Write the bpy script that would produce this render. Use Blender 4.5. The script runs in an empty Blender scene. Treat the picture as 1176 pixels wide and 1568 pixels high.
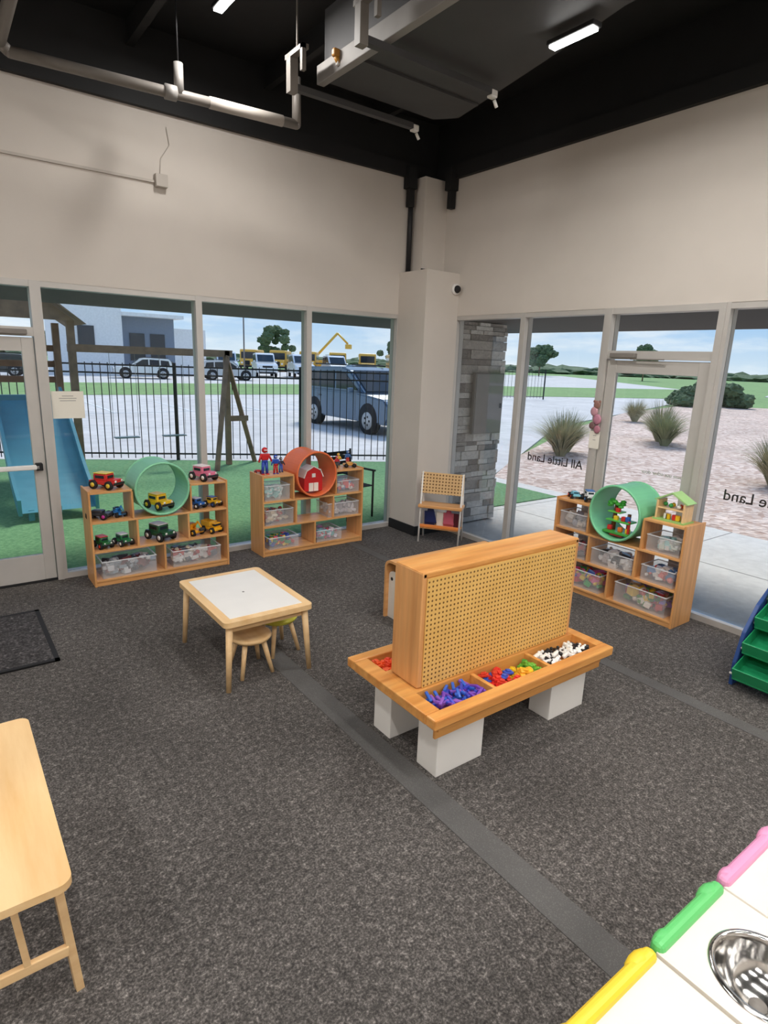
import bpy, bmesh, math, random
from mathutils import Vector, Matrix
random.seed(7)
PI=math.pi
scene=bpy.context.scene
# ------------------------------------------------------------ materials
def newmat(name):
    m=bpy.data.materials.new(name); m.use_nodes=True
    nt=m.node_tree; b=nt.nodes.get('Principled BSDF')
    return m,nt,b
def s2l(c):
    return tuple(((x/255.0)/12.92 if x/255.0<=0.04045 else ((x/255.0+0.055)/1.055)**2.4) for x in c)
def N(nt,t,**k):
    n=nt.nodes.new(t)
    for a,b in k.items(): setattr(n,a,b)
    return n
def coords(nt,scale=(1,1,1),obj=True,rot=(0,0,0)):
    tc=N(nt,'ShaderNodeTexCoord'); mp=N(nt,'ShaderNodeMapping')
    mp.inputs['Scale'].default_value=scale; mp.inputs['Rotation'].default_value=rot
    nt.links.new(tc.outputs['Object'],mp.inputs['Vector']); return mp.outputs['Vector']
def ramp(nt,fac,stops):
    r=N(nt,'ShaderNodeValToRGB'); e=r.color_ramp.elements
    while len(e)<len(stops): e.new(0.5)
    for i,(p,c) in enumerate(stops):
        e[i].position=p; e[i].color=(*c,1)
    nt.links.new(fac,r.inputs['Fac']); return r.outputs['Color']
def noise(nt,vec,scale,detail=2,rough=0.5):
    n=N(nt,'ShaderNodeTexNoise'); n.inputs['Scale'].default_value=scale
    n.inputs['Detail'].default_value=detail; n.inputs['Roughness'].default_value=rough
    nt.links.new(vec,n.inputs['Vector']); return n.outputs['Fac']
def bump(nt,b,h,strength=0.3,dist=0.01):
    n=N(nt,'ShaderNodeBump'); n.inputs['Strength'].default_value=strength; n.inputs['Distance'].default_value=dist
    nt.links.new(h,n.inputs['Height']); nt.links.new(n.outputs['Normal'],b.inputs['Normal'])
def mixc(nt,fac,a,b,mode='MIX'):
    n=N(nt,'ShaderNodeMix',data_type='RGBA',blend_type=mode)
    for s,v in ((n.inputs[0],fac),(n.inputs[6],a),(n.inputs[7],b)):
        if hasattr(v,'is_linked') or hasattr(v,'links'): nt.links.new(v,s)
        elif isinstance(v,(int,float)): s.default_value=v
        else: s.default_value=(*v,1)
    return n.outputs[2]
def plain(name,rgb,rough=0.5,metal=0.0,var=0.06,scale=6,spec=0.5,emit=0):
    m,nt,b=newmat(name); c=s2l(rgb)
    v=coords(nt); f=noise(nt,v,scale,3)
    col=ramp(nt,f,[(0.3,tuple(x*(1-var) for x in c)),(0.7,tuple(min(1,x*(1+var)) for x in c))])
    nt.links.new(col,b.inputs['Base Color'])
    b.inputs['Roughness'].default_value=rough; b.inputs['Metallic'].default_value=metal
    b.inputs['Specular IOR Level'].default_value=spec
    if emit:
        b.inputs['Emission Color'].default_value=(*c,1); b.inputs['Emission Strength'].default_value=emit
    return m
def wood(name,light,dark,stretch=(1.2,14,14),rough=0.4,sc=1.6,wf=0.08):
    m,nt,b=newmat(name)
    v=coords(nt,stretch); f=noise(nt,v,sc,6,0.6)
    w=N(nt,'ShaderNodeTexWave',wave_type='BANDS',bands_direction='Y'); w.inputs['Scale'].default_value=0.45
    w.inputs['Distortion'].default_value=5; w.inputs['Detail'].default_value=3; nt.links.new(v,w.inputs['Vector'])
    c1=ramp(nt,f,[(0.3,s2l(dark)),(0.65,s2l(light))])
    c2=mixc(nt,wf,c1,w.outputs['Color'],'MULTIPLY')
    nt.links.new(c2,b.inputs['Base Color']); b.inputs['Roughness'].default_value=rough
    return m
_cols={}
def pc(rgb,rough=0.35):
    k=(rgb,rough)
    if k not in _cols: _cols[k]=plain('plastic_%d_%d_%d'%rgb,rgb,rough,var=0.03)
    return _cols[k]
M={}
M['oak']=wood('oak_x',(236,178,116),(214,152,92))
M['oakz']=wood('oak_z',(234,174,112),(212,150,90),(14,14,1.2))
M['birch']=wood('birch',(240,205,155),(228,188,136))
M['birchy']=wood('birch_y',(244,208,156),(232,188,130),(9,1.0,9))
M['amber']=wood('amber_pine',(234,172,98),(208,136,66),(1.1,12,12),0.3)
M['cedar']=wood('cedar',(158,128,104),(120,96,80),(3,3,3),0.8)
M['white']=plain('white_laminate',(236,233,228),0.35,var=0.02)
M['cream']=plain('cream_panel',(232,225,214),0.4,var=0.03)
M['alu']=plain('aluminium_frame',(194,190,185),0.45,0.2,0.03)
M['black']=plain('black_paint',(22,22,23),0.7,var=0.15)
M['darkmetal']=plain('dark_metal',(46,46,48),0.5,0.4)
M['pipe']=plain('grey_pipe',(130,124,118),0.5,0.1)
M['duct']=plain('duct_grey',(72,71,72),0.6,0.2)
M['ductlit']=plain('duct_lit_grey',(150,146,142),0.6,0.1)  # paler duct grey with light painted in; also reused for small parts
M['rubber']=plain('rubber',(28,28,30),0.8)
M['steel']=plain('stainless_steel',(205,203,200),0.14,1.0,0.02)
M['paper']=plain('paper',(235,230,218),0.8,var=0.02)
M['fence']=plain('iron_fence',(26,28,32),0.6)
M['fabric']=plain('conduit_paint',(190,182,173),0.7)
M['soffit']=plain('dark_soffit',(42,40,40),0.8)
def wallmat():
    m,nt,b=newmat('painted_wall'); v=coords(nt)
    f=noise(nt,v,0.8,4,0.6); c=s2l((211,203,194)); 
    col=ramp(nt,f,[(0.3,tuple(x*0.93 for x in c)),(0.7,tuple(x*1.03 for x in c))])
    nt.links.new(col,b.inputs['Base Color']); b.inputs['Roughness'].default_value=0.75
    bump(nt,b,noise(nt,v,90,3),0.08,0.004); return m
M['wall']=wallmat()
def carpet(name,lo,hi,sc=110,rot=0,flecks=True):
    m,nt,b=newmat(name); v=coords(nt)
    f=noise(nt,v,sc,2,0.65); g=noise(nt,v,1.1,5,0.6); h=noise(nt,v,34,4,0.75)
    c=ramp(nt,f,[(0.36,lo),(0.52,tuple((a+b2)/2*0.8 for a,b2 in zip(lo,hi))),(0.68,hi)])
    hh=ramp(nt,h,[(0.36,(0.5,)*3),(0.54,(0.95,)*3),(0.66,(1.8,)*3)])
    gg=ramp(nt,g,[(0.3,(0.72,)*3),(0.7,(1.18,)*3)])
    if flecks: c=mixc(nt,1.0,c,hh,'MULTIPLY')
    c=mixc(nt,1.0,c,gg,'MULTIPLY')
    nt.links.new(c,b.inputs['Base Color']); b.inputs['Roughness'].default_value=0.9
    b.inputs['Specular IOR Level'].default_value=0.3
    bump(nt,b,f,0.4,0.005); return m
M['carpet']=carpet('carpet_tile',(0.056,0.051,0.048),(0.222,0.202,0.188))
M['strip']=carpet('carpet_strip',(0.112,0.108,0.105),(0.16,0.155,0.15),200,flecks=False)
M['mat']=carpet('door_mat',(0.035,0.033,0.034),(0.13,0.12,0.12),60)
def ground(name,a,b_,sc,detail=4,rough=0.9,bs=0.3,bd=0.02,vor=False):
    m,nt,b=newmat(name); v=coords(nt)
    if vor:
        n=N(nt,'ShaderNodeTexVoronoi'); n.inputs['Scale'].default_value=sc; nt.links.new(v,n.inputs['Vector'])
        sp=N(nt,'ShaderNodeSeparateColor'); nt.links.new(n.outputs['Color'],sp.inputs[0]); f=sp.outputs[0]
        c=ramp(nt,f,[(0.0,s2l(a)),(1.0,s2l(b_))])
        g=noise(nt,v,0.6,4); c=mixc(nt,1.0,c,ramp(nt,g,[(0.3,(0.85,)*3),(0.7,(1.1,)*3)]),'MULTIPLY')
        bump(nt,b,n.outputs['Distance'],bs,bd)
    else:
        f=noise(nt,v,sc,detail,0.65); c=ramp(nt,f,[(0.3,s2l(a)),(0.7,s2l(b_))])
        g=noise(nt,v,0.35,3); c=mixc(nt,1.0,c,ramp(nt,g,[(0.3,(0.88,)*3),(0.7,(1.05,)*3)]),'MULTIPLY')
        bump(nt,b,f,bs,bd)
    nt.links.new(c,b.inputs['Base Color']); b.inputs['Roughness'].default_value=rough; return m
M['concrete']=ground('concrete',(208,203,197),(224,219,213),9)
M['asphalt']=ground('parking_concrete',(192,188,185),(212,208,205),2)
M['turf']=ground('artificial_turf',(76,126,78),(120,166,112),24,5,bs=0.6)
M['lawn']=ground('lawn',(100,138,76),(134,164,98),3)
M['gravel']=ground('gravel',(180,150,134),(232,210,196),11,vor=True,bs=0.7,bd=0.05)
M['leaf']=ground('foliage',(64,84,56),(104,124,86),3,bs=0.6,bd=0.1)
def stonemat():
    m,nt,b=newmat('ledger_stone')
    tc=N(nt,'ShaderNodeTexCoord'); 
    oi=N(nt,'ShaderNodeNewGeometry'); r=oi.outputs['Random Per Island']
    c=ramp(nt,r,[(0,s2l((146,138,132))),(0.45,s2l((206,198,190))),(1,s2l((250,245,238)))])
    f=noise(nt,tc.outputs['Object'],22,5,0.7); c=mixc(nt,0.65,c,ramp(nt,f,[(0.3,(0.55,)*3),(0.7,(1,)*3)]),'MULTIPLY')
    nt.links.new(c,b.inputs['Base Color']); b.inputs['Roughness'].default_value=0.9
    bump(nt,b,f,0.9,0.03); return m
M['stone']=stonemat()
def glassmat(name,tint=(0.97,0.99,0.98),gloss=0.05):
    m,nt,b=newmat(name); nt.nodes.remove(b); out=nt.nodes['Material Output']
    t=N(nt,'ShaderNodeBsdfTransparent'); t.inputs[0].default_value=(*tint,1)
    g=N(nt,'ShaderNodeBsdfGlossy'); g.inputs['Roughness'].default_value=0.02
    fr=N(nt,'ShaderNodeFresnel'); fr.inputs[0].default_value=1.3
    mx=N(nt,'ShaderNodeMixShader'); nt.links.new(fr.outputs[0],mx.inputs[0])
    nt.links.new(t.outputs[0],mx.inputs[1]); nt.links.new(g.outputs[0],mx.inputs[2])
    nt.links.new(mx.outputs[0],out.inputs[0]); return m
M['glass']=glassmat('window_glass',(0.97,0.985,0.98))
def clearplastic(name,al):
    m,nt,b=newmat(name); v=coords(nt); f=noise(nt,v,8,2)
    nt.links.new(ramp(nt,f,[(0.3,(0.82,0.85,0.88)),(0.7,(0.92,0.93,0.95))]),b.inputs['Base Color'])
    b.inputs['Alpha'].default_value=al; b.inputs['Roughness'].default_value=0.14; return m
M['clear']=clearplastic('clear_plastic',0.15); M['rim']=clearplastic('clear_plastic_rim',0.6)
def pegmat(name,lo,hi,pitch=0.0255,rad=0.05):
    m,nt,b=newmat(name); tc=N(nt,'ShaderNodeTexCoord')
    sp=N(nt,'ShaderNodeSeparateXYZ'); nt.links.new(tc.outputs['Object'],sp.inputs[0])
    def mth(op,a,bv=None):
        n=N(nt,'ShaderNodeMath',operation=op)
        for i,x in enumerate((a,bv)):
            if x is None: continue
            if isinstance(x,(int,float)): n.inputs[i].default_value=x
            else: nt.links.new(x,n.inputs[i])
        return n.outputs[0]
    def cell(s): return mth('SUBTRACT',mth('FRACT',mth('MULTIPLY',s,1/pitch)),0.5)
    x=cell(sp.outputs[0]); z=cell(sp.outputs[2])
    d=mth('ADD',mth('MULTIPLY',x,x),mth('MULTIPLY',z,z)); hole=mth('LESS_THAN',d,rad)
    f=noise(nt,tc.outputs['Object'],5,4)
    w=ramp(nt,f,[(0.3,s2l(lo)),(0.7,s2l(hi))])
    c=mixc(nt,hole,w,s2l((118,80,38))); nt.links.new(c,b.inputs['Base Color']); b.inputs['Roughness'].default_value=0.45
    return m
M['peg']=pegmat('pegboard_beech',(226,180,100),(236,192,112))
M['peg2']=pegmat('pegboard_stand',(214,176,124),(226,190,138),0.036,0.07)
def emis(name,s,col=(1,0.98,0.95)):
    m,nt,b=newmat(name); b.inputs['Emission Color'].default_value=(*col,1); b.inputs['Emission Strength'].default_value=s; return m
M['led']=emis('led_lens',28)
def carpaint(rgb):
    k=('car',rgb)
    if k not in _cols: _cols[k]=plain('car_paint_%d_%d_%d'%rgb,rgb,0.2,0.3,0.02)
    return _cols[k]
M['carglass']=plain('tinted_glass',(36,44,52),0.08,var=0.05)
# ------------------------------------------------------------ mesh builder
class B:
    def __init__(s): s.bm=bmesh.new(); s.mats=[]
    def mi(s,m):
        if m not in s.mats: s.mats.append(m)
        return s.mats.index(m)
    def add(s,t,mat,mtx=None,smooth=False):
        if mtx is not None: bmesh.ops.transform(t,matrix=mtx,verts=t.verts)
        i=s.mi(mat)
        for f in t.faces: f.material_index=i; f.smooth=smooth
        me=bpy.data.meshes.new('t'); t.to_mesh(me); t.free(); s.bm.from_mesh(me); bpy.data.meshes.remove(me)
    def box(s,c,d,mat,bev=0.0,rot=None,seg=2):
        t=bmesh.new(); bmesh.ops.create_cube(t,size=1.0)
        bmesh.ops.scale(t,vec=d,verts=t.verts)
        if bev: bmesh.ops.bevel(t,geom=t.edges[:],offset=min(bev,min(d)*0.45),segments=seg,affect='EDGES',profile=0.5)
        m=Matrix.Translation(c)
        if rot is not None: m=m@rot
        s.add(t,mat,m)
    def bx(s,a,b,mat,bev=0.0):
        s.box([(a[i]+b[i])/2 for i in range(3)],[abs(b[i]-a[i]) for i in range(3)],mat,bev)
    def rbox(s,x0,x1,y0,y1,z0,z1,r,mat,bev=0.004,n=6):
        p=[]
        for (cx,cy,a0) in((x1-r,y1-r,0),(x0+r,y1-r,PI/2),(x0+r,y0+r,PI),(x1-r,y0+r,1.5*PI)):
            for i in range(n+1): a=a0+i/n*PI/2; p.append((cx+r*math.cos(a),cy+r*math.sin(a)))
        s.prism(p,'z',z0,z1,mat,0)
    def cyl(s,p0,p1,r,mat,seg=16,r2=None,caps=True):
        p0=Vector(p0);p1=Vector(p1); d=p1-p0
        t=bmesh.new(); bmesh.ops.create_cone(t,cap_ends=caps,segments=seg,radius1=r,radius2=r if r2 is None else r2,depth=d.length)
        m=Matrix.Translation((p0+p1)/2)@d.to_track_quat('Z','Y').to_matrix().to_4x4()
        s.add(t,mat,m,seg>6)
    def sph(s,c,r,mat,scale=(1,1,1),sub=2):
        t=bmesh.new(); bmesh.ops.create_icosphere(t,subdivisions=sub,radius=r)
        s.add(t,mat,Matrix.Translation(c)@Matrix.Diagonal((*scale,1)),True)
    def clump(s,c,r,mat,scale=(1,1,1)):
        t=bmesh.new(); bmesh.ops.create_icosphere(t,subdivisions=3,radius=r)
        for v in t.verts: v.co*=random.uniform(0.72,1.22)
        s.add(t,mat,Matrix.Translation(c)@Matrix.Diagonal((*scale,1)),False)
    def prism(s,pts,axis,a,b,mat,bev=0.0,smooth=False):
        t=bmesh.new()
        def mk(p,w):
            if axis=='x': return (w,p[0],p[1])
            if axis=='y': return (p[0],w,p[1])
            return (p[0],p[1],w)
        v0=[t.verts.new(mk(p,a)) for p in pts]; v1=[t.verts.new(mk(p,b)) for p in pts]
        t.faces.new(v0); t.faces.new(v1[::-1]); n=len(pts)
        for i in range(n): t.faces.new((v0[i],v1[i],v1[(i+1)%n],v0[(i+1)%n]))
        bmesh.ops.recalc_face_normals(t,faces=t.faces)
        if bev: bmesh.ops.bevel(t,geom=t.edges[:],offset=bev,segments=2,affect='EDGES')
        s.add(t,mat,None,smooth)
    def ring(s,c,axis,r,ri,L,mat,seg=48):
        t=bmesh.new(); q=[]
        for i in range(seg):
            an=2*PI*i/seg; row=[]
            for rr,z in((r,-L/2),(r,L/2),(ri,L/2),(ri,-L/2)):
                row.append(t.verts.new((rr*math.cos(an),rr*math.sin(an),z)))
            q.append(row)
        for i in range(seg):
            a=q[i];b=q[(i+1)%seg]
            for j in range(4): t.faces.new((a[j],b[j],b[(j+1)%4],a[(j+1)%4]))
        bmesh.ops.recalc_face_normals(t,faces=t.faces)
        m=Matrix.Translation(c)@Vector(axis).to_track_quat('Z','Y').to_matrix().to_4x4()
        s.add(t,mat,m,False)
    def torus(s,c,axis,R,r,mat,seg=40,sg=10):
        t=bmesh.new(); q=[]
        for i in range(seg):
            an=2*PI*i/seg
            q.append([t.verts.new(((R+r*math.cos(2*PI*j/sg))*math.cos(an),(R+r*math.cos(2*PI*j/sg))*math.sin(an),r*math.sin(2*PI*j/sg))) for j in range(sg)])
        for i in range(seg):
            for j in range(sg): t.faces.new((q[i][j],q[(i+1)%seg][j],q[(i+1)%seg][(j+1)%sg],q[i][(j+1)%sg]))
        bmesh.ops.recalc_face_normals(t,faces=t.faces)
        s.add(t,mat,Matrix.Translation(c)@Vector(axis).to_track_quat('Z','Y').to_matrix().to_4x4(),True)
    def lathe(s,prof,c,mat,seg=40,flip=False):
        t=bmesh.new(); q=[]
        for i in range(seg):
            an=2*PI*i/seg; q.append([t.verts.new((r*math.cos(an),r*math.sin(an),z)) for r,z in prof])
        for i in range(seg):
            for j in range(len(prof)-1): t.faces.new((q[i][j],q[(i+1)%seg][j],q[(i+1)%seg][j+1],q[i][j+1]))
        bmesh.ops.remove_doubles(t,verts=t.verts,dist=1e-5)
        bmesh.ops.recalc_face_normals(t,faces=t.faces)
        s.add(t,mat,Matrix.Translation(c),True)
    def tube(s,pts,r,mat,seg=10):
        for a,b in zip(pts[:-1],pts[1:]): s.cyl(a,b,r,mat,seg)
        for p in pts[1:-1]: s.sph(p,r*1.0,mat)
    def quad(s,pts,mat):
        t=bmesh.new(); t.faces.new([t.verts.new(p) for p in pts]); s.add(t,mat)
    def done(s,name,loc=(0,0,0),rz=0.0,scale=1.0):
        me=bpy.data.meshes.new(name); s.bm.to_mesh(me); s.bm.free()
        for m in s.mats: me.materials.append(m)
        o=bpy.data.objects.new(name,me); scene.collection.objects.link(o)
        o.location=loc; o.rotation_euler=(0,0,rz); o.scale=(scale,)*3
        return o
# ------------------------------------------------------------ room shell
HD=2.52; CL=3.95; DK=4.55
X0,Y0=-8.5,-9.5
b=B(); b.bx((X0,Y0,-0.12),(0.12,0.12,0),M['carpet']); b.done('floor')
b=B(); b.bx((-3.28,Y0,0.0),(-3.14,-0.12,0.003),M['strip']); b.done('trim_1')
b=B(); b.bx((-1.35,Y0,0.0),(-1.25,-0.12,0.003),M['strip']); b.done('trim_2')
b=B(); b.bx((X0,0,HD),(0.0,0.14,CL),M['wall']); b.bx((X0,0,0),(-5.35,0.14,HD),M['wall'])
b.bx((X0,0,CL),(0,0.14,DK),M['black']); b.bx((-0.46,0,0),(0,0.14,HD),M['wall']); b.done('wall_north')
b=B(); b.bx((0,Y0,HD),(0.14,0.14,CL),M['wall']); b.bx((0,Y0,0),(0.14,-6.5,HD),M['wall'])
b.bx((0,Y0,CL),(0.14,0.14,DK),M['black']); b.bx((0,-0.44,0),(0.14,0.14,HD),M['wall']); b.done('wall_east')
b=B(); b.bx((X0-0.14,Y0,0),(X0,0.14,DK),M['wall']); b.done('wall_west')
b=B(); b.bx((X0-0.14,Y0-0.14,0),(0.14,Y0,DK),M['wall']); b.done('wall_south')
b=B(); b.bx((X0-0.14,Y0-0.14,DK),(0.14,0.14,DK+0.15),M['black']); b.done('ceiling')
b=B(); b.bx((X0,-0.05,CL),(0,0,CL+0.14),M['black']); b.done('trim_3')
b=B(); b.bx((-0.05,Y0,CL),(0,-0.05,CL+0.14),M['black']); b.done('trim_4')
for i in range(7):
    b=B(); x=-0.9-i*1.2; b.bx((x-0.03,Y0,DK-0.18),(x+0.03,0,DK-0.165),M['black']); b.bx((x-0.012,Y0,DK-0.165),(x+0.012,0,DK),M['black']); b.done('ceiling_joist')
# corner column
b=B(); b.bx((-0.48,-0.48,0),(0,0,2.97),M['wall']); b.bx((-0.33,-0.2,2.97),(0,0,CL),M['wall'])
b.bx((-0.34,-0.21,3.0),(-0.06,-0.2,3.015),M['black'])
b.cyl((-0.385,-0.03,2.97),(-0.385,-0.03,CL),0.028,M['darkmetal']); b.done('corner_column')
b=B(); b.bx((-0.5,-0.5,0.0),(-0.48,-0.0,0.11),M['black']); b.bx((-0.48,-0.5,0.0),(0,-0.48,0.11),M['black']); b.done('baseboard_column')
for (x,y) in ((-0.42,-0.06),(-0.05,-0.32)):
    b=B(); b.bx((x-0.06,y-0.05,CL-0.12),(x+0.05,y+0.05,CL+0.1),M['black']); b.bx((x-0.035,y-0.03,CL-0.3),(x+0.035,y+0.03,CL-0.12),M['black']); b.done('beam_bracket')
b=B(); b.cyl((0,0,0),(0,-0.03,0),0.06,M['white'],24); b.sph((0,-0.035,0),0.042,M['rubber']); b.done('dome_camera',(-0.06,-0.48,2.8))
# ------------------------------------------------------------ windows
def wbox(b,wall,a0,a1,d0,d1,z0,z1,mat,bev=0):
    if wall=='N': b.bx((a0,d0,z0),(a1,d1,z1),mat,bev)
    else: b.bx((d0,a0,z0),(d1,a1,z1),mat,bev)
def window(wall,a0,a1,n,z0=0.0,z1=HD,fw=0.03):
    b=B(); A=M['alu']
    wbox(b,wall,a0,a0+fw,0.0,0.12,z0,z1,A); wbox(b,wall,a1-fw,a1,0.0,0.12,z0,z1,A)
    wbox(b,wall,a0+fw,a1-fw,0.004,0.12,z1-0.045,z1,A); wbox(b,wall,a0+fw,a1-fw,0.004,0.12,z0,z0+0.05,A)
    wbox(b,wall,a0+fw,a1-fw,0.055,0.061,z0+0.05,z1-0.045,M['glass'])
    b.done('window_%d'%n)
def door(wall,a0,a1,n,bar):
    b=B(); A=M['alu']
    wbox(b,wall,a0,a0+0.05,-0.01,0.12,0,HD,A); wbox(b,wall,a1-0.05,a1,-0.01,0.12,0,HD,A)
    wbox(b,wall,a0+0.05,a1-0.05,-0.005,0.12,HD-0.05,HD,A); wbox(b,wall,a0+0.05,a1-0.05,-0.005,0.12,2.09,2.16,A)
    wbox(b,wall,a0+0.05,a1-0.05,0.055,0.061,2.16,HD-0.05,M['glass'])
    wbox(b,wall,a0+0.05,a1-0.05,0,0.12,0,0.015,M['black'])
    c0,c1=a0+0.055,a1-0.055
    wbox(b,wall,c0,c0+0.09,0.01,0.055,0.02,2.08,A,0.004); wbox(b,wall,c1-0.09,c1,0.01,0.055,0.02,2.08,A,0.004)
    wbox(b,wall,c0+0.09,c1-0.09,0.012,0.053,0.02,0.25,A); wbox(b,wall,c0+0.09,c1-0.09,0.012,0.053,1.97,2.08,A)
    wbox(b,wall,c0+0.09,c1-0.09,0.03,0.036,0.25,1.97,M['glass'])
    if bar:
        wbox(b,wall,c0+0.05,c1-0.05,-0.06,-0.03,1.01,1.05,M['white'],0.008)
        for q in(c0+0.04,c1-0.08): wbox(b,wall,q,q+0.05,-0.06,0.012,1.0,1.06,M['rubber'],0.004)
    wbox(b,wall,a1-0.34,a1-0.1,-0.05,0.0,2.1,2.14,M['pipe'],0.006)
    wbox(b,wall,a1-0.6,a1-0.3,-0.04,-0.025,2.085,2.095,M['pipe'])
    return b.done('door_%d'%n)
xs=[-0.46,-1.64,-2.81,-4.13]
for i in range(3): window('N',xs[i+1],xs[i],i+1)
door('N',-5.15,-4.13,1,True)
ys=[-0.44,-1.45,-2.42]
for i in range(2): window('E',ys[i+1],ys[i],i+4)
door('E',-3.44,-2.42,2,False)
for i,(a,c) in enumerate([(-4.46,-3.44),(-5.48,-4.46),(-6.5,-5.48)]): window('E',a,c,6+i)
# ------------------------------------------------------------ ceiling services
b=B(); P=M['pipe']
b.tube([(-2.28,-0.9,4.15),(-2.28,-0.9,3.82),(-4.25,-0.74,3.82),(-4.3,-0.74,3.86),(-4.3,-6.0,3.9)],0.036,P,14)
b.cyl((-3.3,-0.82,3.82),(-3.22,-0.827,3.82),0.05,M['ductlit']); b.cyl((-2.98,-0.845,3.82),(-2.4,-0.89,3.82),0.041,M['fabric'])
b.cyl((-3.2,-0.83,3.82),(-3.2,-0.83,4.02),0.034,M['ductlit']); b.cyl((-3.2,-0.83,4.02),(-3.2,-0.83,DK),0.006,M['darkmetal'])
b.done('sprinkler_pipe')
b=B(); b.prism([(-2.38,-1.5),(-1.35,-1.5),(-1.22,-1.66),(-1.48,-2.84),(-1.62,-3.4),(-1.7,-4.6),(-2.38,-4.6)],'z',3.92,4.36,M['duct'])
b.bx((-2.42,-4.6,3.9),(-2.36,-1.46,4.02),M['ductlit'],0.005)  # duct edge coloured paler to stand for the light falling on it
for y in(-1.95,): b.bx((-2.385,y-0.012,3.905),(-1.3,y+0.012,3.92),M['duct'])
b.done('air_duct')
for y in(-1.41,-2.28):
    b=B(); b.bx((-2.6,y-0.025,3.84),(-1.5,y+0.025,3.88),M['duct']); 
    b.cyl((-2.55,y,3.86),(-2.55,y,DK),0.007,M['pipe'],8)
    b.bx((-2.62,y-0.03,3.82),(-2.56,y+0.03,4.06),M['pipe']); b.bx((-2.62,y-0.2,4.03),(-2.57,y+0.05,4.06),M['pipe']); b.bx((-2.62,y-0.2,3.9),(-2.59,y-0.17,4.06),M['pipe'])
    b.box((-1.47,y,3.85),(0.06,0.055,0.05),M['white'],0.01); b.cyl((-1.45,y,3.82),(-1.42,y,3.78),0.012,M['white'])
    b.done('duct_hanger_strut')
b=B(); b.cyl((0,0,0),(0.03,0,-0.04),0.018,pc((210,150,60))); b.box((0,0,0.02),(0.05,0.04,0.05),pc((200,140,60)),0.01); b.box((0.02,0,-0.03),(0.03,0.03,0.04),M['white'],0.005); b.done('fire_sprinkler',(-2.44,-1.75,3.98))
b=B(); b.bx((X0,-0.018,3.40),(-3.16,0,3.42),M['fabric']); b.box((-3.11,-0.03,3.42),(0.1,0.06,0.1),M['fabric'],0.004)
b.tube([(-3.11,-0.012,3.47),(-3.1,-0.012,3.6),(-3.02,-0.012,3.72),(-3.04,-0.012,3.85)],0.003,M['fabric'],6); b.done('wall_conduit')
lights=[(-1.66,-3.10,3.85,0.30,0.055,34),(-2.98,-1.26,4.32,0.42,0.06,22)]
for x in(-7.2,-5.0,-2.9,-0.8):
    for y in(-8.0,-5.6): lights.append((x,y,4.2,1.2,0.12,30))
for x in(-7.2,-5.2): lights.append((x,-3.2,4.2,1.2,0.12,15))
for (x,y,z,L,w,pw) in lights:
    b=B(); b.bx((-w/2-0.012,-L/2-0.015,0.013),(w/2+0.012,L/2+0.015,0.04),M['darkmetal'],0.006); b.bx((-w/2,-L/2,0.0),(w/2,L/2,0.012),M['led'])
    top=3.90 if z<4 else DK
    b.cyl((0,0,0.04),(0,0,top-z),0.01,M['darkmetal'],8)
    b.done('ceiling_led_light',(x,y,z))
    ld=bpy.data.lights.new('led','AREA'); ld.shape='RECTANGLE'; ld.size=w; ld.size_y=L; ld.energy=pw; ld.color=(1,0.97,0.935)
    lo=bpy.data.objects.new('led_lamp',ld); lo.location=(x,y,z-0.01); scene.collection.objects.link(lo)
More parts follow.
